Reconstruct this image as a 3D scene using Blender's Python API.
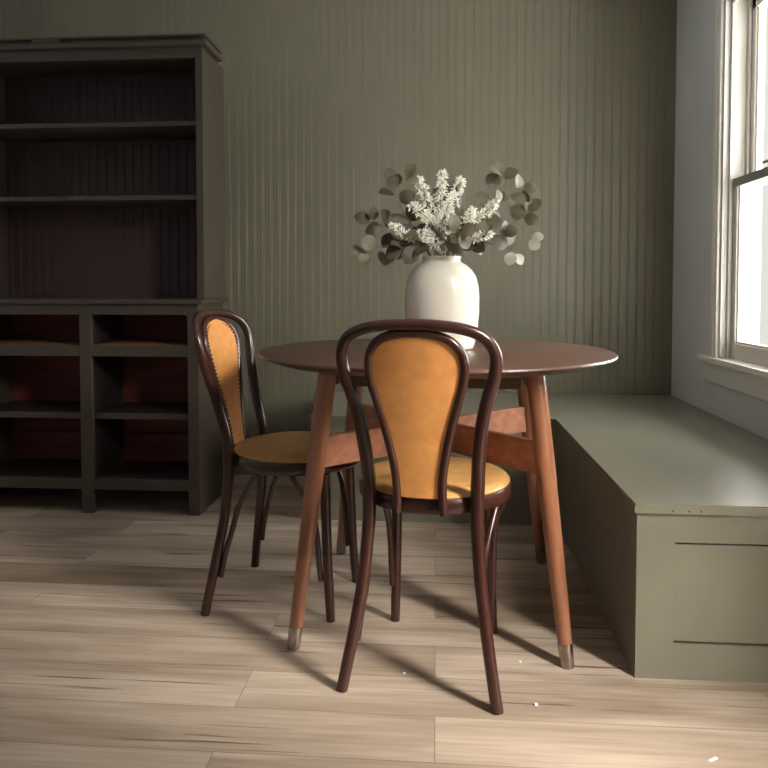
import bpy, bmesh, math, random
from mathutils import Vector, Matrix
random.seed(7)
S = bpy.context.scene
for o in list(bpy.data.objects):
    bpy.data.objects.remove(o)
COL = S.collection

# ---------------------------------------------------------------- camera
F = 700.0
cam = bpy.data.cameras.new('camera')
cam.sensor_width = 36; cam.lens = F/768*36
cam.shift_y = -71/768
cam.clip_start = 0.05
co = bpy.data.objects.new('camera', cam); COL.objects.link(co)
co.location = (0, 0, .95)
co.rotation_euler = (math.pi/2 - math.atan(26/F), 0, math.atan(52/F))
S.camera = co

# ---------------------------------------------------------------- sky
W = bpy.data.worlds.new('overcast_sky'); S.world = W; W.use_nodes = True
bg = W.node_tree.nodes['Background']
bg.inputs[0].default_value = (1, .965, .88, 1)
bg.inputs[1].default_value = .95

def area(name, loc, aim, sx, sy, watts, col):
    l = bpy.data.lights.new(name, 'AREA'); l.shape = 'RECTANGLE'
    l.size = sx; l.size_y = sy; l.energy = watts; l.color = col
    o = bpy.data.objects.new(name, l); COL.objects.link(o)
    o.location = loc
    d = Vector(aim) - Vector(loc)
    o.rotation_euler = d.to_track_quat('-Z', 'Y').to_euler()
    return o
# daylight outside the window beside the bench, and high up outside the narrow side window out of frame
area('daylight_outside_bench_window', (1.95, 2.76, .98), (1.0, 2.76, .98), 2.38, 1.65, 295, (.95, .97, 1.0))
area('daylight_above_the_garden', (3.05, -2.1, 3.9), (1.135, .79, 1.15), 5.3, 2.6, 6500, (1.0, .96, .93))

vs = S.view_settings
S.display_settings.display_device = 'sRGB'
vs.view_transform = 'Standard'; vs.look = 'None'; vs.gamma = 1; vs.use_curve_mapping = False
vs.exposure = 0.0

# ---------------------------------------------------------------- materials
def srgb(r, g, b):
    f = lambda c: (c/255/12.92) if c/255 <= .04045 else ((c/255+.055)/1.055)**2.4
    return (f(r), f(g), f(b), 1)
def nodes(name):
    m = bpy.data.materials.new(name); m.use_nodes = True
    nt = m.node_tree
    return m, nt, nt.nodes['Principled BSDF']
def N(nt, t, **kw):
    n = nt.nodes.new(t)
    for k, v in kw.items(): setattr(n, k, v)
    return n
def mat(name, c, rough=.5, var=.12, scale=(6, 6, 6), bump=0., metal=0., coat=0., crough=.15, spec=.5, nscale=3., sss=0.):
    m, nt, b = nodes(name)
    tc = N(nt, 'ShaderNodeTexCoord'); mp = N(nt, 'ShaderNodeMapping'); mp.inputs['Scale'].default_value = scale
    no = N(nt, 'ShaderNodeTexNoise'); no.inputs['Scale'].default_value = nscale; no.inputs['Detail'].default_value = 5
    nt.links.new(tc.outputs['Object'], mp.inputs[0]); nt.links.new(mp.outputs[0], no.inputs['Vector'])
    r = N(nt, 'ShaderNodeValToRGB')
    lo = tuple(max(0, x*(1-var)) for x in c[:3])+(1,); hi = tuple(min(1, x*(1+var)) for x in c[:3])+(1,)
    r.color_ramp.elements[0].color = lo; r.color_ramp.elements[1].color = hi
    r.color_ramp.elements[0].position = .3; r.color_ramp.elements[1].position = .7
    nt.links.new(no.outputs['Fac'], r.inputs[0]); nt.links.new(r.outputs[0], b.inputs['Base Color'])
    b.inputs['Roughness'].default_value = rough; b.inputs['Metallic'].default_value = metal
    b.inputs['Coat Weight'].default_value = coat; b.inputs['Coat Roughness'].default_value = crough
    b.inputs['Specular IOR Level'].default_value = spec
    if bump:
        bp = N(nt, 'ShaderNodeBump'); bp.inputs['Strength'].default_value = bump; bp.inputs['Distance'].default_value = .002
        nt.links.new(no.outputs['Fac'], bp.inputs['Height']); nt.links.new(bp.outputs[0], b.inputs['Normal'])
    return m

OLIVE = srgb(115, 109, 89)
M = {}
M['wall'] = mat('olive_wall_paint', OLIVE, .5, .05, (1, 1, 1), .05, nscale=4)
M['side_wall'] = mat('grey_green_wall_paint', srgb(212, 213, 210), .55, .04, (1, 1, 1), .05, nscale=4)
M['bench'] = mat('olive_satin_paint', srgb(124, 120, 103), .30, .06, (1, 1, 1), .04, coat=.35, crough=.28, nscale=5)
M['cabinet'] = mat('dark_olive_cabinet_paint', srgb(66, 57, 46), .45, .06, (1, 1, 1), .05, nscale=5)
M['cab_inside'] = mat('dark_painted_interior', srgb(66, 46, 46), .6, .10, (1, 1, 1), .05, nscale=5)
M['raw_wood'] = mat('unpainted_reddish_wood', srgb(104, 44, 36), .6, .35, (2, 12, 12), .1, nscale=2)
M['white'] = mat('white_trim_paint', srgb(238, 231, 220), .4, .03, (1, 1, 1), .03, nscale=4)
M['apron'] = mat('pale_grey_apron_paint', srgb(222, 218, 212), .5, .03, (1, 1, 1))
M['cab_shade'] = mat('shaded_cabinet_interior', srgb(40, 28, 28), .6, .1, (1, 1, 1))  # shade inside the open bays put into the colour of shelves, boards and divider
M['pine'] = mat('raw_pine', srgb(150, 106, 76), .6, .2, (2, 14, 14))
M['ceiling'] = mat('white_ceiling_paint', srgb(216, 216, 216), .8, .03, (1, 1, 1))
M['far_wall'] = mat('plain_room_paint', srgb(216, 219, 224), .8, .03, (1, 1, 1))
M['sash'] = mat('white_sash_paint', srgb(216, 208, 196), .4, .03, (1, 1, 1), .03, nscale=4)
M['jamb'] = mat('dimmed_white_jamb', srgb(192, 186, 176), .45, .03, (1, 1, 1))  # trim white darkened in the colour to offset the glare on the jambs
M['rail_grey'] = mat('grey_sash_lock_rail', srgb(150, 142, 134), .45, .03, (1, 1, 1))
M['chair_wood'] = mat('dark_red_brown_bentwood', srgb(58, 30, 22), .28, .22, (40, 40, 4), .03, coat=.15, nscale=1.5)
M['leather'] = mat('tan_leather', srgb(220, 150, 84), .42, .10, (6, 6, 6), .12, nscale=5)
M['seat_leather'] = mat('tan_seat_leather', srgb(190, 142, 84), .38, .10, (5, 5, 5), .12, nscale=5)
M['walnut_top'] = mat('walnut_tabletop', srgb(84, 57, 44), .38, .28, (1.2, 22, 22), .03, coat=.12, nscale=2)
M['walnut'] = mat('walnut_leg', srgb(146, 94, 66), .28, .22, (22, 22, 1.5), .02, coat=.4, nscale=2)
M['walnut_beam'] = mat('walnut_stretcher', srgb(172, 112, 82), .42, .22, (2, 22, 22), .03, nscale=2)
M['nickel'] = mat('brushed_nickel', srgb(158, 148, 140), .20, .05, metal=1)
M['nail'] = mat('antique_nailheads', srgb(70, 44, 32), .35, .05, metal=.6)
M['vase'] = mat('cream_glazed_ceramic', srgb(232, 224, 208), .18, .02, (2, 2, 2), coat=.4)
M['leaf'] = mat('eucalyptus_leaf', srgb(112, 104, 82), .55, .22, (10, 10, 10), .1)
M['leaf_dark'] = mat('dark_eucalyptus_leaf', srgb(74, 67, 50), .55, .25, (10, 10, 10), .1)
M['leaf_pale'] = mat('pale_eucalyptus_leaf', srgb(190, 186, 170), .6, .10, (10, 10, 10), .1)
M['stem'] = mat('grey_brown_stem', srgb(120, 104, 80), .6, .15)
M['petal'] = mat('cream_petal', srgb(250, 247, 232), .6, .04)
M['scrap'] = mat('white_paper', srgb(240, 236, 228), .7, .03)
M['hole'] = mat('dark_nail_hole', srgb(60, 54, 44), .8, .03)

m, nt, b = nodes('clear_window_glass'); M['glass'] = m
nt.nodes.remove(b)
tr = N(nt, 'ShaderNodeBsdfTransparent'); gl = N(nt, 'ShaderNodeBsdfGlossy'); gl.inputs['Roughness'].default_value = .02
tr.inputs[0].default_value = (.96, .97, .96, 1)
mx = N(nt, 'ShaderNodeMixShader'); mx.inputs[0].default_value = .06
nt.links.new(tr.outputs[0], mx.inputs[1]); nt.links.new(gl.outputs[0], mx.inputs[2])
nt.links.new(mx.outputs[0], nt.nodes['Material Output'].inputs[0])

# plank floor
m, nt, b = nodes('greige_oak_planks'); M['floor'] = m
tc = N(nt, 'ShaderNodeTexCoord')
br = N(nt, 'ShaderNodeTexBrick'); br.offset = .37; br.offset_frequency = 2; br.squash = 1
br.inputs['Scale'].default_value = 1; br.inputs['Brick Width'].default_value = 1.22; br.inputs['Row Height'].default_value = .152
br.inputs['Mortar Size'].default_value = .0009; br.inputs['Mortar Smooth'].default_value = .3; br.inputs['Bias'].default_value = 0
br.inputs['Color1'].default_value = srgb(194, 175, 157); br.inputs['Color2'].default_value = srgb(166, 146, 126); br.inputs['Mortar'].default_value = srgb(126, 107, 90)
nt.links.new(tc.outputs['Object'], br.inputs['Vector'])
def streak(scale, nscale, detail=6, dist=0.):
    mp = N(nt, 'ShaderNodeMapping'); mp.inputs['Scale'].default_value = scale
    no = N(nt, 'ShaderNodeTexNoise'); no.inputs['Scale'].default_value = nscale; no.inputs['Detail'].default_value = detail
    no.inputs['Distortion'].default_value = dist
    add = N(nt, 'ShaderNodeVectorMath', operation='ADD'); sc = N(nt, 'ShaderNodeVectorMath', operation='SCALE'); sc.inputs['Scale'].default_value = 9.
    nt.links.new(br.outputs['Color'], sc.inputs[0]); nt.links.new(sc.outputs[0], add.inputs[0]); nt.links.new(tc.outputs['Object'], add.inputs[1])
    nt.links.new(add.outputs[0], mp.inputs[0]); nt.links.new(mp.outputs[0], no.inputs['Vector'])
    return no
def ramp(src, p0, c0, p1, c1):
    r = N(nt, 'ShaderNodeValToRGB'); e = r.color_ramp.elements
    e[0].position = p0; e[0].color = c0; e[1].position = p1; e[1].color = c1
    nt.links.new(src.outputs['Fac'], r.inputs[0]); return r
def mul(a, bb, fac=1.):
    x = N(nt, 'ShaderNodeMix', data_type='RGBA', blend_type='MULTIPLY'); x.inputs[0].default_value = fac
    nt.links.new(a, x.inputs[6]); nt.links.new(bb, x.inputs[7]); return x.outputs[2]
fine = streak((3, 60, 1), 1.6); broad = streak((.8, 7, 1), 1.5, 4, .6); crack = streak((1.8, 52, 1), .9, 3, .3)
c = mul(br.outputs['Color'], ramp(fine, .3, (.80, .78, .75, 1), .7, (1.04, 1.04, 1.04, 1)).outputs[0])
c = mul(c, ramp(broad, .34, (.62, .58, .54, 1), .62, (1.05, 1.05, 1.05, 1)).outputs[0])
c = mul(c, ramp(crack, .295, (.30, .26, .23, 1), .345, (1, 1, 1, 1)).outputs[0])
nt.links.new(c, b.inputs['Base Color']); b.inputs['Roughness'].default_value = .52
bp = N(nt, 'ShaderNodeBump'); bp.inputs['Strength'].default_value = .12; bp.inputs['Distance'].default_value = .002
nt.links.new(fine.outputs['Fac'], bp.inputs['Height']); nt.links.new(bp.outputs[0], b.inputs['Normal'])

# ---------------------------------------------------------------- mesh helpers
def link(name, bm, mt, parent=None, smooth=False):
    me = bpy.data.meshes.new(name); bmesh.ops.recalc_face_normals(bm, faces=bm.faces); bm.to_mesh(me); bm.free()
    if smooth:
        for p in me.polygons: p.use_smooth = True
        try: me.set_sharp_from_angle(angle=math.radians(50))
        except Exception: pass
    o = bpy.data.objects.new(name, me); COL.objects.link(o)
    me.materials.append(M[mt] if isinstance(mt, str) else mt)
    if parent is not None: o.parent = parent
    return o
def box(bm, x0, x1, y0, y1, z0, z1, bev=0.):
    vs_ = [bm.verts.new((x, y, z)) for x in (x0, x1) for y in (y0, y1) for z in (z0, z1)]
    fs = [(0, 1, 3, 2), (4, 6, 7, 5), (0, 4, 5, 1), (2, 3, 7, 6), (0, 2, 6, 4), (1, 5, 7, 3)]
    ff = [bm.faces.new([vs_[i] for i in f]) for f in fs]
    if bev:
        es = list({e for f in ff for e in f.edges})
        bmesh.ops.bevel(bm, geom=es, offset=bev, segments=2, profile=.6, affect='EDGES')
def boxes(name, lst, mt, parent=None, bev=.002):
    bm = bmesh.new()
    for l in lst: box(bm, *l, bev=bev)
    return link(name, bm, mt, parent)
def smoothpts(P, n=6, closed=False):
    P = [Vector(p) for p in P]; out = []
    m_ = len(P)
    for i in range(m_ if closed else m_-1):
        if closed: a, b_, c_, d = P[(i-1) % m_], P[i], P[(i+1) % m_], P[(i+2) % m_]
        else: a, b_, c_, d = P[max(i-1, 0)], P[i], P[i+1], P[min(i+2, m_-1)]
        for k in range(n):
            t = k/n
            out.append(.5*((2*b_)+(c_-a)*t+(2*a-5*b_+4*c_-d)*t*t+(3*b_-a-3*c_+d)*t**3))
    if not closed: out.append(P[-1])
    return out
def tube(bm, P, R, seg=12, closed=False, cap=True):
    P = [Vector(p) for p in P]; n = len(P)
    if not isinstance(R, (list, tuple)): R = [R]*n
    rings = []; nrm = None
    for i in range(n):
        t = (P[(i+1) % n]-P[i-1]) if closed else (P[min(i+1, n-1)]-P[max(i-1, 0)])
        t.normalize()
        if nrm is None:
            nrm = t.orthogonal().normalized()
        else:
            nrm = (nrm - t*nrm.dot(t)).normalized()
        bi = t.cross(nrm)
        rings.append([bm.verts.new(P[i]+(nrm*math.cos(a)+bi*math.sin(a))*R[i]) for a in (2*math.pi*k/seg for k in range(seg))])
    for i in range(n if closed else n-1):
        A, B = rings[i], rings[(i+1) % n]
        for k in range(seg): bm.faces.new((A[k], A[(k+1) % seg], B[(k+1) % seg], B[k]))
    if cap and not closed:
        bm.faces.new(rings[0][::-1]); bm.faces.new(rings[-1])
def lathe(bm, prof, seg=64, at=(0, 0, 0)):
    rings = []
    for r, z in prof:
        if r < 1e-5: rings.append([bm.verts.new((at[0], at[1], at[2]+z))])
        else: rings.append([bm.verts.new((at[0]+r*math.cos(a), at[1]+r*math.sin(a), at[2]+z)) for a in (2*math.pi*k/seg for k in range(seg))])
    for A, B in zip(rings, rings[1:]):
        for k in range(seg):
            q = [A[k % len(A)], A[(k+1) % len(A)], B[(k+1) % len(B)], B[k % len(B)]]
            q = list(dict.fromkeys(q))
            if len(q) >= 3: bm.faces.new(q)
def thing(name, label, cat, loc=(0, 0, 0), rz=0, group=None):
    o = bpy.data.objects.new(name, None); COL.objects.link(o); o.empty_display_size = .1
    o.location = loc; o.rotation_euler = (0, 0, rz)
    return tag(o, label, cat, group)
def tag(o, label, cat, group=None):
    o['label'] = label; o['category'] = cat
    if group: o['group'] = group
    return o
def struct(o, label=None):
    o['kind'] = 'structure'
    if label: o['label'] = label
    return o
def dup(root):
    r = root.copy(); COL.objects.link(r)
    for ch in list(root.children):
        c_ = ch.copy(); COL.objects.link(c_); c_.parent = r
        for g in ch.children:
            d = g.copy(); COL.objects.link(d); d.parent = c_
    return r
def bead_profile(x0, x1, pitch=.0415, d=.0017):
    pts = [(x0, 0)]
    x = x0 + pitch*.5
    while x < x1 - .012:
        pts += [(x-.0055, 0), (x-.004, d), (x-.0025, .0012), (x, 0), (x+.0025, .0012), (x+.004, d), (x+.0055, 0)]
        x += pitch
    pts.append((x1, 0)); return pts
def beadboard(bm, x0, x1, y, z0, z1, thick):
    """board facing -y, beads are real grooves; front face at y"""
    pr = bead_profile(x0, x1)
    lo = [bm.verts.new((x, y+d, z0)) for x, d in pr]; hi = [bm.verts.new((x, y+d, z1)) for x, d in pr]
    for i in range(len(pr)-1): bm.faces.new((lo[i], lo[i+1], hi[i+1], hi[i]))
    bl = [bm.verts.new((x, y+thick, z)) for x, z in ((x0, z0), (x1, z0), (x1, z1), (x0, z1))]
    bm.faces.new((bl[1], bl[0], bl[3], bl[2]))
    bm.faces.new(lo[::-1]+[bl[0], bl[1]]); bm.faces.new(hi+[bl[2], bl[3]])
    bm.faces.new((lo[0], hi[0], bl[3], bl[0])); bm.faces.new((lo[-1], bl[1], bl[2], hi[-1]))

# ---------------------------------------------------------------- room shell
YB, XR, ZC = 3.46, 1.135, 2.45
XL, YF, XF = -2.5, -1.6, XR+.15
struct(boxes('floor', [(XL-.15, XF, YF-.15, YB+.15, -.12, 0)], 'floor', bev=0))
struct(boxes('ceiling', [(XL-.15, XF, YF-.15, YB+.15, ZC, ZC+.1)], 'ceiling', bev=0))
bm = bmesh.new(); beadboard(bm, XL, XR+.06, YB, 0, ZC, .14)
struct(link('wall_back', bm, 'wall'), 'dark olive beadboard wall behind the table')
WY0, WY1, WZ0, WZ1 = 2.0, 2.90, .655, 2.09
FY0, FY1, FZ0, FZ1 = .58, 1.01, .15, 2.15
bm = bmesh.new()
box(bm, XR, XR+.15, FY1, WY0, 0, ZC); box(bm, XR, XR+.15, WY1, YB+.02, 0, ZC)
box(bm, XR, XR+.15, WY0, WY1, 0, WZ0); box(bm, XR, XR+.15, WY0, WY1, WZ1, ZC)
box(bm, XR, XR+.15, YF, FY0, 0, ZC)
box(bm, XR, XR+.15, FY0, FY1, 0, FZ0); box(bm, XR, XR+.15, FY0, FY1, FZ1, ZC)
struct(link('wall_right', bm, 'side_wall'), 'grey green side wall around the window')
struct(boxes('outside_light_blocker', [(XR+.15, 4.2, 1.42, 1.52, -.12, 4.2)], 'side_wall', bev=0), 'added unseen fin outside, blocking light between the two windows')  # unseen fin, added to keep the high garden lamp off the bench window
struct(boxes('wall_left', [(XL-.15, XL, YF, YB, 0, ZC)], 'far_wall', bev=0))
struct(boxes('wall_front', [(XL-.15, XF, YF-.15, YF, 0, ZC)], 'far_wall', bev=0))
struct(boxes('baseboard_back', [(-1.06, -.44, YB-.014, YB-.0005, 0, .09)], 'wall', bev=.003))

# window beside the bench
w1 = struct(bpy.data.objects.new('window_1', None)); COL.objects.link(w1)
w1['label'] = 'white double hung window above the green bench'
e = .0006
cx = XR-e
def casing_piece(name, lst, mt): return boxes(name, lst, mt, w1, bev=.002)
casing_piece('casing', [(cx-.014, cx, WY1+.05, WY1+.145, WZ0+.012, WZ1+.16), (cx-.014, cx, WY0-.145, WY0-.05, WZ0+.012, WZ1+.16),
                        (cx-.014, cx, WY0-.05, WY1+.05, WZ1+.05, WZ1+.16)], 'side_wall')
bm = bmesh.new()
for y0, y1, t in ((WY1+.0, WY1+.026, .013), (WY1+.026, WY1+.05, .017)):
    box(bm, cx-t, cx, y0, y1, WZ0+.012, WZ1+(y1-WY1), .003)
    box(bm, cx-t, cx, WY0-(y1-WY1), WY0-(y0-WY1), WZ0+.012, WZ1+(y1-WY1), .003)
for z0, z1, t in ((0, .026, .013), (.026, .05, .017)):
    box(bm, cx-t, cx, WY0-z0, WY1+z0, WZ1+z0, WZ1+z1, .003)
link('casing_moulding', bm, 'white', w1)
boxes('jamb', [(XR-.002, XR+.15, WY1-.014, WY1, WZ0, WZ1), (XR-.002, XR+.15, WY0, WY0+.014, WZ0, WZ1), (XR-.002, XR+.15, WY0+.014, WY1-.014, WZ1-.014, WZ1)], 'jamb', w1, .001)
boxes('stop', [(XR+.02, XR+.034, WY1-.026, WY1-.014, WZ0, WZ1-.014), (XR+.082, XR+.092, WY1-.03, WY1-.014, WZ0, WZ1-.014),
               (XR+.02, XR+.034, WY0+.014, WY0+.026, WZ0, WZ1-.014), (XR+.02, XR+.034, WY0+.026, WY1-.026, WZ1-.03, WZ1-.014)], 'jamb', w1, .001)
boxes('stool', [(XR-.03, XR+.15, WY0-.17, WY1+.152, WZ0-.012, WZ0+.011)], 'white', w1, .004)
boxes('apron', [(XR-.014, XR-e, WY0-.15, WY1+.135, WZ0-.095, WZ0-.0125)], 'apron', w1, .003)
def sash(name, x0, x1, z0, z1, st, rb, rt_, toprail='sash'):
    y0, y1 = WY0+.015, WY1-.015
    s = boxes(name, [(x0, x1, y0, y0+st, z0, z1), (x0, x1, y1-st, y1, z0, z1), (x0, x1, y0+st, y1-st, z0, z0+rb)], 'sash', w1, .002)
    boxes('sash_bead', [(x0+.008, x1-.008, y1-st-.010, y1-st, z0+rb, z1-rt_), (x0+.008, x1-.008, y0+st, y0+st+.010, z0+rb, z1-rt_),
                        (x0+.008, x1-.008, y0+st+.01, y1-st-.01, z0+rb, z0+rb+.010)], 'white', s, .001)
    boxes('meeting_rail' if toprail == 'rail_grey' else 'top_rail', [(x0-(.004 if toprail == 'rail_grey' else 0), x1, y0, y1, z1-rt_, z1+.001)], toprail, s, .002)
    boxes('glass', [((x0+x1)/2-.002, (x0+x1)/2+.002, y0+st+.010, y1-st-.010, z0+rb+.010, z1-rt_)], 'glass', s, 0)
    return s
lo_ = sash('lower_sash', XR+.036, XR+.076, WZ0+.012, 1.375, .042, .06, .034, 'rail_grey')
up_ = sash('upper_sash', XR+.094, XR+.132, 1.345, WZ1-.016, .042, .034, .045)
bm = bmesh.new(); box(bm, XR+.04, XR+.07, 2.52, 2.60, 1.376, 1.384, .002); tube(bm, smoothpts([(XR+.055, 2.57, 1.384), (XR+.045, 2.60, 1.398), (XR+.042, 2.64, 1.400)]), .006, 8)
link('sash_lock', bm, 'rail_grey', lo_, True)

# narrow side window in the same wall, just out of frame
w2 = struct(bpy.data.objects.new('window_2', None)); COL.objects.link(w2)
boxes('jamb', [(XR-.002, XR+.15, FY0, FY0+.02, FZ0, FZ1), (XR-.002, XR+.15, FY1-.02, FY1, FZ0, FZ1), (XR-.002, XR+.15, FY0+.02, FY1-.02, FZ0, FZ0+.02), (XR-.002, XR+.15, FY0+.02, FY1-.02, FZ1-.02, FZ1)], 'white', w2, .002)
boxes('glass', [(XR+.068, XR+.072, FY0+.02, FY1-.02, FZ0+.02, FZ1-.02)], 'glass', w2, 0)

# ---------------------------------------------------------------- L-shaped bench
BX, BY, BY2, BH, BXL = .485, 1.709, 2.80, .429, -.50
bench = thing('corner_bench', 'olive green built-in L-shaped bench under the window', 'bench', (BX, BY, 0))
def bl(l): return [(a-BX, b_-BX, c_-BY, d-BY, e_, f) for a, b_, c_, d, e_, f in l]
g = .0008
bm = bmesh.new()
pts = [(BX-.008, BY-.008), (XR-g, BY-.008), (XR-g, YB-.002), (BXL-.008, YB-.002), (BXL-.008, BY2-.008), (BX-.008, BY2-.008)]
vb = [bm.verts.new((x-BX, y-BY, BH-.022)) for x, y in pts]; vt = [bm.verts.new((x-BX, y-BY, BH)) for x, y in pts]
bm.faces.new(vb[::-1]); ft = bm.faces.new(vt)
for i in range(6): bm.faces.new((vb[i], vb[(i+1) % 6], vt[(i+1) % 6], vt[i]))
bmesh.ops.bevel(bm, geom=list(ft.edges), offset=.003, segments=2, affect='EDGES')
link('seat_top', bm, 'bench', bench)
px0, px1, pz0, pz1 = .575, 1.05, .089, .336
boxes('front_frame', bl([(BX, px0, BY, BY+.018, 0, BH-.0225), (px1, XR-g, BY, BY+.018, 0, BH-.0225), (px0, px1, BY, BY+.018, 0, pz0), (px0, px1, BY, BY+.018, pz1, BH-.0225)]), 'bench', bench, 0)
boxes('front_panel', bl([(px0+.0002, px1-.0002, BY+.002, BY+.014, pz0+.005, pz1-.005)]), 'bench', bench, .001)
boxes('side_panel', bl([(BX, BX+.018, BY+.0185, BY2, 0, BH-.0225)]), 'bench', bench, 0)
boxes('rear_front_panel', bl([(BXL, BX, BY2, BY2+.018, 0, BH-.0225)]), 'bench', bench, 0)
boxes('end_panel', bl([(BXL, BXL+.018, BY2+.0185, YB-.002, 0, BH-.0225)]), 'bench', bench, 0)
for x in (.566, .604, .632):
    bm = bmesh.new(); box(bm, x-BX-.002, x-BX+.002, -.0086, -.0080, BH-.0165, BH-.0125, 0)
    link('nail_hole', bm, 'hole', bench)['label'] = 'dark nail hole in the seat edge'

# ---------------------------------------------------------------- base cabinet and hutch
CL, CR, CY, CB = -2.0, -.975, 2.81, 3.15
base = thing('base_cabinet', 'dark olive base cabinet with open drawer bays standing left of the chairs', 'cabinet', ((CL+CR)/2, CY, 0))
ox = (CL+CR)/2
def cl(l): return [(a-ox, b_-ox, c_-CY, d-CY, e_, f) for a, b_, c_, d, e_, f in l]
def cab(name, l, mt='cabinet', bev=.002, par=None): return boxes(name, cl(l), mt, par or base, bev)
T = .02
st = .047; mx0, mx1 = -1.483, -1.432
cab('stile', [(CR-st, CR, CY, CY+T, 0, .879)]); cab('stile', [(CL, CL+st, CY, CY+T, 0, .879)])
cab('mullion', [(mx0, mx1, CY, CY+T, 0, .834)])
for a, b_ in ((CL+st, mx0), (mx1, CR-st)):
    cab('drawer_rail', [(a, b_, CY, CY+T, .661, .706)]); cab('bottom_rail', [(a, b_, CY, CY+T, .101, .147)])
cab('top_rail', [(CL+st, CR-st, CY, CY+T, .8345, .879)])
cab('side_panel', [(CR-.018, CR, CY+T, CB, 0, .879)]); cab('side_panel', [(CL, CL+.018, CY+T, CB, 0, .879)])
cab('divider', [(mx0+.015, mx1-.015, CY+T, CB-.012, .148, .83)], 'cab_shade')
cab('back_panel', [(CL+.018, CR-.018, CB-.011, CB-.001, .101, .879)], 'raw_wood')
cab('back_cleat', [(CL+.02, mx0+.014, CB-.030, CB-.0115, .235, .275)], 'raw_wood'); cab('back_cleat', [(mx1-.014, CR-.02, CB-.030, CB-.0115, .235, .275)], 'raw_wood')
for a, b_ in ((CL+.0185, mx0+.0145), (mx1-.0145, CR-.0185)):
    sh = cab('shelf', [(a, b_, CY+.042, CB-.012, .396, .418)], 'cab_shade')
    cab('shelf_edge', [(a, b_, CY+.03, CY+.0418, .394, .419)], 'cabinet', .002, sh)
    cab('bottom_board', [(a, b_, CY+T+.001, CB-.0305, .125, .146)], 'cab_shade')
    cab('drawer_deck', [(a, b_, CY+T+.001, CB-.012, .688, .7055)], 'pine')
cab('wall_filler', [(CL+.02, -1.10, CB+.0005, YB-.002, .0, .9)])
cab('counter', [(CL-.02, CR+.024, CY-.022, CB, .8795, .9)], bev=.004)

HL, HR, HY, HB = -2.0, -.953, 2.825, 3.12
hutch = thing('hutch', 'tall open shelf hutch with beadboard back standing on the base cabinet', 'bookcase', (ox, HY, .9005))
def hl(l): return [(a-ox, b_-ox, c_-HY, d-HY, e_-.9005, f-.9005) for a, b_, c_, d, e_, f in l]
def hut(name, l, mt='cabinet', bev=.002): return boxes(name, hl(l), mt, hutch, bev)
hut('wall_filler', [(HL+.02, -1.10, HB+.0005, YB-.002, .9006, 1.94)])
hut('side_panel', [(HR-.030, HR, HY, HB, .9005, 1.929)]); hut('side_panel', [(HL, HL+.030, HY, HB, .9005, 1.929)])
hut('frieze', [(HL+.030, HR-.030, HY, HY+.02, 1.885, 1.929)])
hut('top_board', [(HL+.030, HR-.030, HY+.02, HB, 1.910, 1.929)])
for z in (1.329, 1.631):
    hut('shelf', [(HL+.0303, HR-.0303, HY+.006, HB-.018, z-.019, z)])
bm = bmesh.new(); beadboard(bm, HL+.030-ox, HR-.030-ox, HB-.017-HY, 0, 1.9095-.9005, .016); link('back_panel', bm, 'cab_inside', hutch)
o_ = .022
hut('cornice', [(HL-o_, HR+.024, HY-o_, 3.03, 1.9295, 1.951)], bev=.004)
hut('cornice_neck', [(HL-.004, HR+.010, HY-.004, 3.03, 1.9512, 1.967)], bev=0)
hut('cornice_cap', [(HL-o_+.004, HR+.020, HY-o_+.004, 3.03, 1.9672, 1.976)], bev=.003)
hut('cornice_block', [(-1.665, -1.545, HY-.019, HY-.0045, 1.9513, 1.967)], bev=.002)

# ---------------------------------------------------------------- round table
TX, TY, TR, TH = -.003, 2.10, .522, .762
tab = thing('dining_table', 'round walnut table with four splayed metal-tipped legs', 'table', (TX, TY, 0), math.radians(-3))
bm = bmesh.new(); lathe(bm, [(0, TH-.026), (TR-.05, TH-.026), (TR-.006, TH-.011), (TR, TH-.007), (TR, TH-.003), (TR-.003, TH), (0, TH)], 128)
link('tabletop', bm, 'walnut_top', tab, True)
ht, hf, zt = .272, .352, TH-.027
def legc(sx, sy, z):
    k = ht+(hf-ht)*(zt-z)/zt
    return Vector((sx*k, sy*k*.95, z))
for sx in (-1, 1):
    for sy in (-1, 1):
        bm = bmesh.new()
        zs = [.058, .10, .2, .35, .5, .62, zt]
        tube(bm, [legc(sx, sy, z) for z in zs], [.0178, .0185, .0205, .0230, .0250, .0255, .0250], 20)
        lg = link('leg', bm, 'walnut', tab, True)
        bm = bmesh.new(); tube(bm, [legc(sx, sy, z) for z in (.0, .004, .056, .058)], [.0165, .0172, .0186, .0182], 20)
        fe = link('ferrule', bm, 'nickel', lg, True); fe['label'] = 'shiny metal leg tip'
a_ = .262; a2 = a_*.95
q = .024
boxes('table_apron', [(-a_+q, a_-q, -a2-.010, -a2+.010, .684, zt)], 'walnut_top', tab, .002)
boxes('table_apron', [(-a_+q, a_-q, a2-.010, a2+.010, .684, zt)], 'walnut_top', tab, .002)
boxes('table_apron', [(-a_-.010, -a_+.010, -a2+q, a2-q, .684, zt)], 'walnut_top', tab, .002)
boxes('table_apron', [(a_-.010, a_+.010, -a2+q, a2-q, .684, zt)], 'walnut_top', tab, .002)
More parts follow.
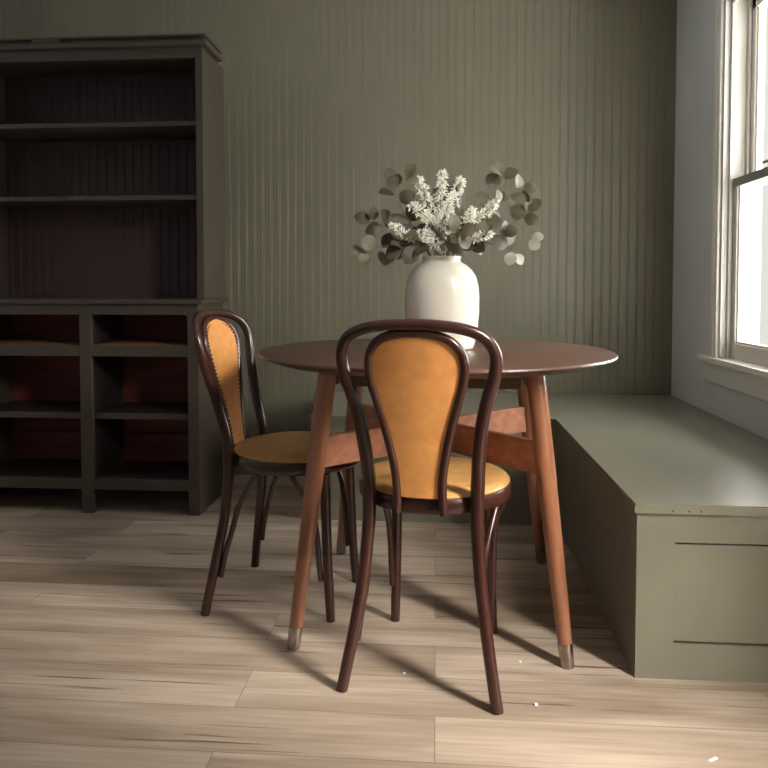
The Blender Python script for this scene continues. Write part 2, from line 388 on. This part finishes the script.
def beam(sx):
    A = legc(-sx, -1, .51); B = legc(sx, 1, .51); d = (B-A); d.z = 0; L = d.length; d.normalize()
    n = Vector((-d.y, d.x, 0)); bm = bmesh.new()
    # one full board, the other two halves butted against it
    spans = [(.015, L-.015)] if sx == 1 else [(.015, L/2-.013), (L/2+.013, L-.015)]
    for s0, s1 in spans:
        vv = []
        for s in (s0, s1):
            for t in (-.011, .011):
                for z in (.468, .552):
                    vv.append(bm.verts.new((A.x+d.x*s+n.x*t, A.y+d.y*s+n.y*t, z)))
        f_ = [bm.faces.new([vv[i] for i in f]) for f in ((0, 1, 3, 2), (4, 6, 7, 5), (0, 4, 5, 1), (2, 3, 7, 6), (0, 2, 6, 4), (1, 5, 7, 3))]
        bmesh.ops.bevel(bm, geom=list({e_ for f in f_ for e_ in f.edges}), offset=.002, segments=1, affect='EDGES')
    return link('stretcher', bm, 'walnut_beam', tab)
beam(1); beam(-1)

# ---------------------------------------------------------------- bentwood chair (faces +y)
def interp(tbl, z):
    for (z0, v0), (z1, v1) in zip(tbl, tbl[1:]):
        if z0 <= z <= z1: return v0+(v1-v0)*(z-z0)/(z1-z0)
    return tbl[0][1] if z < tbl[0][0] else tbl[-1][1]
YT = [(0, -.222), (.1, -.207), (.25, -.181), (.42, -.167), (.5, -.171), (.6, -.190), (.75, -.228), (.87, -.257)]
def make_chair():
    t = thing('bentwood_chair', '', 'chair')
    # upper hoop: half widths against height
    half = [(.129, .460), (.130, .50), (.134, .57), (.142, .635), (.156, .70), (.170, .745), (.176, .785), (.171, .815), (.150, .842), (.110, .859), (.057, .867), (0, .869)]
    bow = lambda x, z: interp(YT, z)-.030*max(0, min(1, (z-.50)/.3))*(1-min(1, (x/.176)**2))
    P = [(-x, bow(x, z), z) for x, z in half] + [(x, bow(x, z), z) for x, z in half[-2::-1]]
    P = smoothpts(P, 5); n = len(P)
    bm = bmesh.new(); tube(bm, P, [.0165-.0040*math.sin(math.pi*i/(n-1))**2 for i in range(n)], 14)
    link('back_hoop', bm, 'chair_wood', t, True)
    for s in (-1, 1):
        lp = [(.129, .460), (.129, .40), (.133, .34), (.139, .27), (.156, .15), (.182, 0)]
        bm = bmesh.new(); PP = smoothpts([(s*x, interp(YT, z), z) for x, z in lp], 6)
        tube(bm, PP, [.0165-.0025*(i/(len(PP)-1)) for i in range(len(PP))], 14)
        link('leg', bm, 'chair_wood', t, True)
        fp = [(.128, .125, .418), (.129, .128, .36), (.131, .132, .25), (.134, .138, .12), (.138, .146, 0)]
        bm = bmesh.new(); PP = smoothpts([(s*x, y, z) for x, y, z in fp], 5)
        tube(bm, PP, [.0160-.0030*(i/(len(PP)-1)) for i in range(len(PP))], 14)
        link('leg', bm, 'chair_wood', t, True)
        # bent braces from the side of the rim down to each leg
        bm = bmesh.new()
        tube(bm, smoothpts([(s*.178, .045, .418), (s*.166, .066, .375), (s*.150, .092, .33), (s*.143, .106, .25), (s*.141, .112, .17), (s*.140, .118, .115)], 6), .0085, 10)
        link('brace', bm, 'chair_wood', t, True)
        bm = bmesh.new()
        tube(bm, smoothpts([(s*.163, -.065, .418), (s*.152, -.100, .37), (s*.142, -.132, .31), (s*.140, -.153, .24), (s*.148, -.172, .17), (s*.155, -.184, .105)], 6), .0085, 10)
        link('brace', bm, 'chair_wood', t, True)
    # seat
    bm = bmesh.new(); lathe(bm, [(.150, .424), (.178, .420), (.188, .421), (.1945, .428), (.1945, .452), (.191, .458), (.150, .458)], 64)
    for v in bm.verts: v.co.y *= 1.0
    link('seat_rim', bm, 'chair_wood', t, True)
    bm = bmesh.new(); lathe(bm, [(0, .446), (.149, .446), (.149, .4585), (.189, .4585), (.1915, .463), (.186, .470), (.163, .4765), (.11, .481), (0, .483)], 64)
    link('seat_cushion', bm, 'seat_leather', t, True)
    # inner hoop and upholstered panel
    ih = [(.056, .428), (.053, .466), (.055, .52), (.063, .57), (.076, .63), (.092, .69), (.105, .74), (.109, .775), (.102, .806), (.079, .833), (.042, .847), (0, .850)]
    def iy(z, x=.1): return interp([(.42, -.196), (.47, -.201), (.6, -.222), (.75, -.254), (.86, -.282)], z)+.030*max(0, min(1, (z-.50)/.3))*min(1, (x/.176)**2)
    PL = [(-x, iy(z, x), z) for x, z in ih]+[(x, iy(z, x), z) for x, z in ih[-2::-1]]
    bm = bmesh.new(); tube(bm, smoothpts(PL, 5), .0105, 12)
    hp = link('inner_hoop', bm, 'chair_wood', t, True)
    fine_ = smoothpts([(x, 0, z) for x, z in ih], 4)
    rows = [(p.x, p.z) for p in fine_ if p.x > .004 and p.z > .462]
    bm = bmesh.new(); K = 10; F_, B_ = [], []
    for x, z in rows:
        w = max(x-.006, .002)
        F_.append([bm.verts.new((w*(2*k/K-1), iy(z, w*(2*k/K-1))+.006+.005*(1-(2*k/K-1)**2), z)) for k in range(K+1)])
        B_.append([bm.verts.new((w*(2*k/K-1), iy(z, w*(2*k/K-1))-.003-.003*(1-(2*k/K-1)**2), z)) for k in range(K+1)])
    for G in (F_, B_):
        for r0, r1 in zip(G, G[1:]):
            for k in range(K): bm.faces.new((r0[k], r0[k+1], r1[k+1], r1[k]))
    for k in (0, K):
        for i in range(len(rows)-1): bm.faces.new((F_[i][k], F_[i+1][k], B_[i+1][k], B_[i][k]))
    for i in (0, -1):
        for k in range(K): bm.faces.new((F_[i][k], F_[i][k+1], B_[i][k+1], B_[i][k]))
    pn = link('back_panel', bm, 'leather', t, True)
    bm = bmesh.new()
    full = smoothpts([(-x, 0, z) for x, z in ih[1:]]+[(x, 0, z) for x, z in ih[-2:0:-1]], 10)
    path = []
    for i, p in enumerate(full):
        tg = (full[min(i+1, len(full)-1)]-full[max(i-1, 0)]).normalized()
        q2 = p+Vector((tg.z, 0, -tg.x))*.0135
        path.append(Vector((q2.x, iy(q2.z, abs(q2.x))+.0075, q2.z)))
    acc = 0; last = path[0]
    for p in path:
        acc += (p-last).length; last = p
        if acc > .0105:
            acc = 0
            mtx = Matrix.Translation(p) @ Matrix.Diagonal((1, .7, 1, 1))
            bmesh.ops.create_uvsphere(bm, u_segments=7, v_segments=5, radius=.0038, matrix=mtx)
    nt_ = link('nail_trim', bm, 'nail', pn, True); nt_['label'] = 'row of dark nailheads around the panel'
    return t
c1 = make_chair()
c1.location = (-.002, 1.794, 0); c1.rotation_euler = (0, 0, math.radians(-9.8))
tag(c1, 'bentwood chair in front of the table, its round tan back panel facing the camera', 'chair', 'bentwood chairs at the table')
c2 = dup(c1)
c2.location = (-.42, 2.10, 0); c2.rotation_euler = (0, 0, math.radians(-98.5))
tag(c2, 'bentwood chair at the left of the table, turned sideways beside the cabinet', 'chair', 'bentwood chairs at the table')

# ---------------------------------------------------------------- vase and flowers
VX, VY, VZ = .018, 2.145, TH+.0006
vz = thing('vase', 'tall cream ceramic vase standing on the round table', 'vase', (VX, VY, VZ))
prof = [(0, 0), (.092, 0), (.097, .004), (.101, .02), (.1095, .064), (.113, .11), (.1135, .156), (.1115, .187), (.104, .219), (.092, .238), (.076, .253), (.062, .261), (.057, .266), (.0565, .272), (.059, .277), (.058, .280), (.053, .279),
        (.050, .270), (.053, .262), (.068, .252), (.085, .237), (.097, .217), (.104, .187), (.106, .156), (.102, .064), (.094, .02), (.088, .010), (0, .009)]
bm = bmesh.new(); lathe(bm, prof, 72); link('vase_body', bm, 'vase', vz, True)
def P3(u, v, dy=0.):
    y = VY+dy; k = y/700
    return Vector((VX+(u-441)*k, y, .95+(286.5-v)*k))
def leafmesh(bm, at, d, nrm, L, Wd, fold=.12):
    d = d.normalized(); nrm = (nrm-d*nrm.dot(d)).normalized(); s = d.cross(nrm)
    nL = 8; rows = []
    for i in range(nL+1):
        t = i/nL; w = Wd*math.sin(math.pi*min(1, max(0.02, t)))**.62 if 0 < t < 1 else Wd*.05
        c_ = at+d*(L*t)+nrm*(L*.10*math.sin(math.pi*t))
        rows.append([c_+s*(w*k)+nrm*(abs(k)*w*fold) for k in (-1, -.5, 0, .5, 1)])
    th = nrm*.0006
    for sgn in (1, -1):
        vv = [[bm.verts.new(p+th*sgn) for p in r] for r in rows]
        for a, b_ in zip(vv, vv[1:]):
            for k in range(4): bm.faces.new((a[k], a[k+1], b_[k+1], b_[k]))
def mouth(i):
    a = i*2.4; return Vector((VX+.028*math.cos(a), VY+.028*math.sin(a), VZ+.20)), Vector((VX+.036*math.cos(a), VY+.036*math.sin(a), VZ+.28))
cnt = 0
def branch(label, pts, leafs, mt='leaf', L=.058, pale=()):
    """pts: 3D points of the stem after the mouth; leafs: number of leaves"""
    global cnt
    b0, b1 = mouth(cnt); cnt += 1
    # the mouth point leans toward where the stem goes
    aim = pts[0]-Vector((VX, VY, pts[0].z)); 
    if aim.length > .01: b1 = Vector((VX, VY, VZ+.279))+aim.normalized()*.036; b0 = Vector((VX, VY, VZ+.06))-aim.normalized()*.03
    t = thing('eucalyptus_branch', label, 'branch', b0, 0, 'eucalyptus branches in the vase')
    path = smoothpts([b0, b1]+pts, 8); path = [p-b0 for p in path]
    bm = bmesh.new(); n = len(path); tube(bm, path, [.0022-.0012*i/n for i in range(n)], 6); link('stem', bm, 'stem', t, True)
    rnd = random.Random(cnt*13+5)
    bm = bmesh.new(); i0 = 9
    for k in range(leafs):
        f = (k+.6)/leafs; i = min(n-2, int(i0+(n-1-i0)*f))
        p = path[i]; tg = (path[i+1]-path[i-1]).normalized()
        side = tg.cross(Vector((0, 1, 0))).normalized()*(1 if k % 2 else -1)
        d = (tg*.55+side*.8+Vector((rnd.uniform(-.3, .3), rnd.uniform(-.75, .35), rnd.uniform(-.3, .25)))).normalized()
        nr = Vector((rnd.uniform(-1.3, 1.3), -1, rnd.uniform(-.5, 1.4)))
        l = L*rnd.uniform(.75, 1.1)*(1-.25*f)
        leafmesh(bm, p+d*.006, d, nr, l, l*.46)
    leafmesh(bm, path[-1], (path[-1]-path[-3]), Vector((rnd.uniform(-.5, .5), -1, .4)), L*.75, L*.33)
    link('foliage', bm, mt, t, True)
    return t
V = Vector
branch('eucalyptus branch drooping lowest at the left of the vase', [P3(405, 244, -.03), P3(382, 246, -.05), P3(362, 250, -.06)], 6, 'leaf', .066)
branch('dark eucalyptus branch spreading left above the lowest left branch', [P3(408, 238, .0), P3(388, 228, .01), P3(369, 221, .0)], 7, 'leaf_dark', .068)
branch('eucalyptus branch rising at the upper left of the bouquet', [P3(412, 226, .02), P3(399, 204, .03), P3(391, 182, .03)], 7, 'leaf_dark', .062)
branch('slim eucalyptus branch with a pale upright tip, left of the white flowers', [P3(414, 228, -.03), P3(401, 208, -.05), P3(399, 186, -.05), P3(405, 176, -.05)], 5, 'leaf', .058)
branch('dark eucalyptus branch in the middle of the bouquet behind the white flowers', [P3(436, 230, .05), P3(443, 208, .06), P3(447, 196, .06)], 7, 'leaf_dark', .066)
branch('eucalyptus branch with round leaves low in front over the vase rim', [P3(444, 242, -.07), P3(452, 234, -.10), P3(459, 232, -.11)], 5, 'leaf', .066)
branch('dark eucalyptus branch low at the left front over the vase rim', [P3(425, 246, -.07), P3(414, 244, -.09), P3(400, 249, -.10)], 5, 'leaf_dark', .066)
branch('tall eucalyptus branch reaching the top right of the bouquet', [P3(468, 226, .02), P3(488, 204, .03), P3(500, 184, .03), P3(499, 174, .03)], 8, 'leaf', .058)
branch('eucalyptus branch arching to the right with an outermost round leaf', [P3(470, 232, -.02), P3(494, 208, -.03), P3(512, 192, -.04), P3(520, 190, -.04)], 7, 'leaf', .060)
branch('eucalyptus branch pointing right at half height of the bouquet', [P3(470, 238, .03), P3(495, 228, .04), P3(516, 221, .04), P3(526, 212, .04)], 8, 'leaf', .066)
branch('dark eucalyptus branch low at the right above the vase shoulder', [P3(466, 240, -.05), P3(484, 238, -.07), P3(500, 234, -.07)], 6, 'leaf_dark', .062)
branch('pale eucalyptus sprig hanging lowest at the right of the vase', [P3(472, 242, -.02), P3(496, 246, -.03), P3(508, 248, -.03), P3(513, 254, -.03)], 3, 'leaf_pale', .050)
branch('pale eucalyptus sprig reaching farthest right above the hanging one', [P3(472, 241, .01), P3(500, 246, .01), P3(520, 241, .01), P3(529, 239, .01)], 3, 'leaf_pale', .050)

def spray(label, pts, nfl=46, spread=.016, start=.35):
    global cnt
    cnt += 1
    aim = pts[0]-Vector((VX, VY, pts[0].z)); aim = aim.normalized() if aim.length > .01 else Vector((0, -1, 0))
    b1 = Vector((VX, VY, VZ+.279))+aim*.022; b0 = Vector((VX, VY, VZ+.07))-aim*.02
    t = thing('flower_spray', label, 'flower', b0, 0, 'white flower sprays in the vase')
    path = [p-b0 for p in smoothpts([b0, b1]+pts, 10)]; n = len(path)
    bm = bmesh.new(); tube(bm, path, [.002-.001*i/n for i in range(n)], 6); link('stem', bm, 'stem', t, True)
    rnd = random.Random(cnt*7+3); bm = bmesh.new()
    i0 = 10+int((n-10)*start)
    for k in range(nfl):
        f = k/(nfl-1); i = min(n-2, int(i0+(n-1-i0)*f)); p = path[i]; tg = (path[i+1]-path[i-1]).normalized()
        r = Vector((rnd.gauss(0, 1), rnd.gauss(0, 1), rnd.gauss(0, 1))); r = (r-tg*r.dot(tg)).normalized()
        d = (r+tg*.7).normalized()
        reach = spread*(1.25-.75*f)*rnd.uniform(.6, 1.25)
        c_ = p+d*reach
        tube(bm, [p, c_], [.0006, .0006], 4)
        # five little petals round each floret
        o1 = d.orthogonal().normalized(); o2 = d.cross(o1)
        for q_ in range(5):
            a = q_*1.2566+rnd.random()
            pd = (d*.8+(o1*math.cos(a)+o2*math.sin(a))).normalized()
            e1 = pd.orthogonal().normalized(); e2 = pd.cross(e1); l = rnd.uniform(.010, .017); w = .0029
            v0 = bm.verts.new(c_); v5 = bm.verts.new(c_+pd*l)
            ring = [bm.verts.new(c_+pd*l*.55+e1*w), bm.verts.new(c_+pd*l*.55+e2*w*.5), bm.verts.new(c_+pd*l*.55-e1*w), bm.verts.new(c_+pd*l*.55-e2*w*.5)]
            for j in range(4):
                bm.faces.new((v0, ring[j], ring[(j+1) % 4])); bm.faces.new((v5, ring[(j+1) % 4], ring[j]))
    link('blossoms', bm, 'petal', t, False)
spray('white flower spray at the upper left of the flower cluster', [P3(432, 226, -.01), P3(426, 200, -.01), P3(417, 180, -.01)], 54)
spray('tallest white flower spray, pointing straight up in the middle', [P3(438, 226, .02), P3(440, 198, .02), P3(441, 174, .02)], 54)
spray('white flower spray at the upper right of the middle cluster', [P3(444, 226, .0), P3(453, 200, .0), P3(460, 181, .0)], 46)
spray('white flower spray arching left and down towards the left leaves', [P3(427, 236, -.06), P3(408, 236, -.08), P3(391, 225, -.09)], 56, .012, .1)
spray('white flower spray reaching out at the right among round leaves', [P3(458, 228, -.03), P3(480, 216, -.04), P3(493, 202, -.05)], 50, .016, .3)
spray('short white flower spray curving right below the right-hand spray', [P3(454, 234, -.05), P3(466, 222, -.07), P3(470, 210, -.08)], 44, .014, .2)
spray('short white flower spray hanging low over the front of the vase rim', [P3(434, 240, -.07), P3(431, 236, -.09), P3(424, 238, -.10)], 40, .012, .0)
spray('white flower spray leaning left of centre in front of dark leaves', [P3(432, 228, -.05), P3(424, 216, -.06), P3(411, 206, -.07)], 50, .015, .2)
spray('white flower spray in the centre front of the bouquet', [P3(440, 230, -.06), P3(444, 212, -.07), P3(452, 196, -.07)], 54, .016, .15)
spray('small white flower spray poking right low beside a dark leaf', [P3(460, 238, -.06), P3(476, 238, -.08), P3(488, 234, -.08)], 34, .011, .3)

# ---------------------------------------------------------------- litter on the floor
def scrap(name, label, x, y, lx, ly, rz, h=.0012):
    bm = bmesh.new(); box(bm, -lx, lx, -ly, ly, 0, h, h*.3)
    for v in bm.verts: v.co.z += .25*abs(v.co.x)**1.0*.2 if v.co.x > 0 else 0
    o = link(name, bm, 'scrap'); o.location = (x, y, .0004); o.rotation_euler = (0, 0, rz)
    return tag(o, label, 'scrap')
scrap('paper_scrap', 'small white scrap on the floor below the bench front', .558, 1.418, .011, .003, .5)
scrap('floor_crumb', 'pale crumb beside the front chair\'s right rear foot', .229, 1.578, .0035, .0035, .3, .004)
scrap('floor_crumb', 'pale crumb on the floor left of the right table foot', .215, 1.76, .003, .003, .8, .003)
scrap('floor_crumb', 'pale crumb on the floor between the front chair\'s legs', -.075, 1.685, .003, .0025, .2, .003)
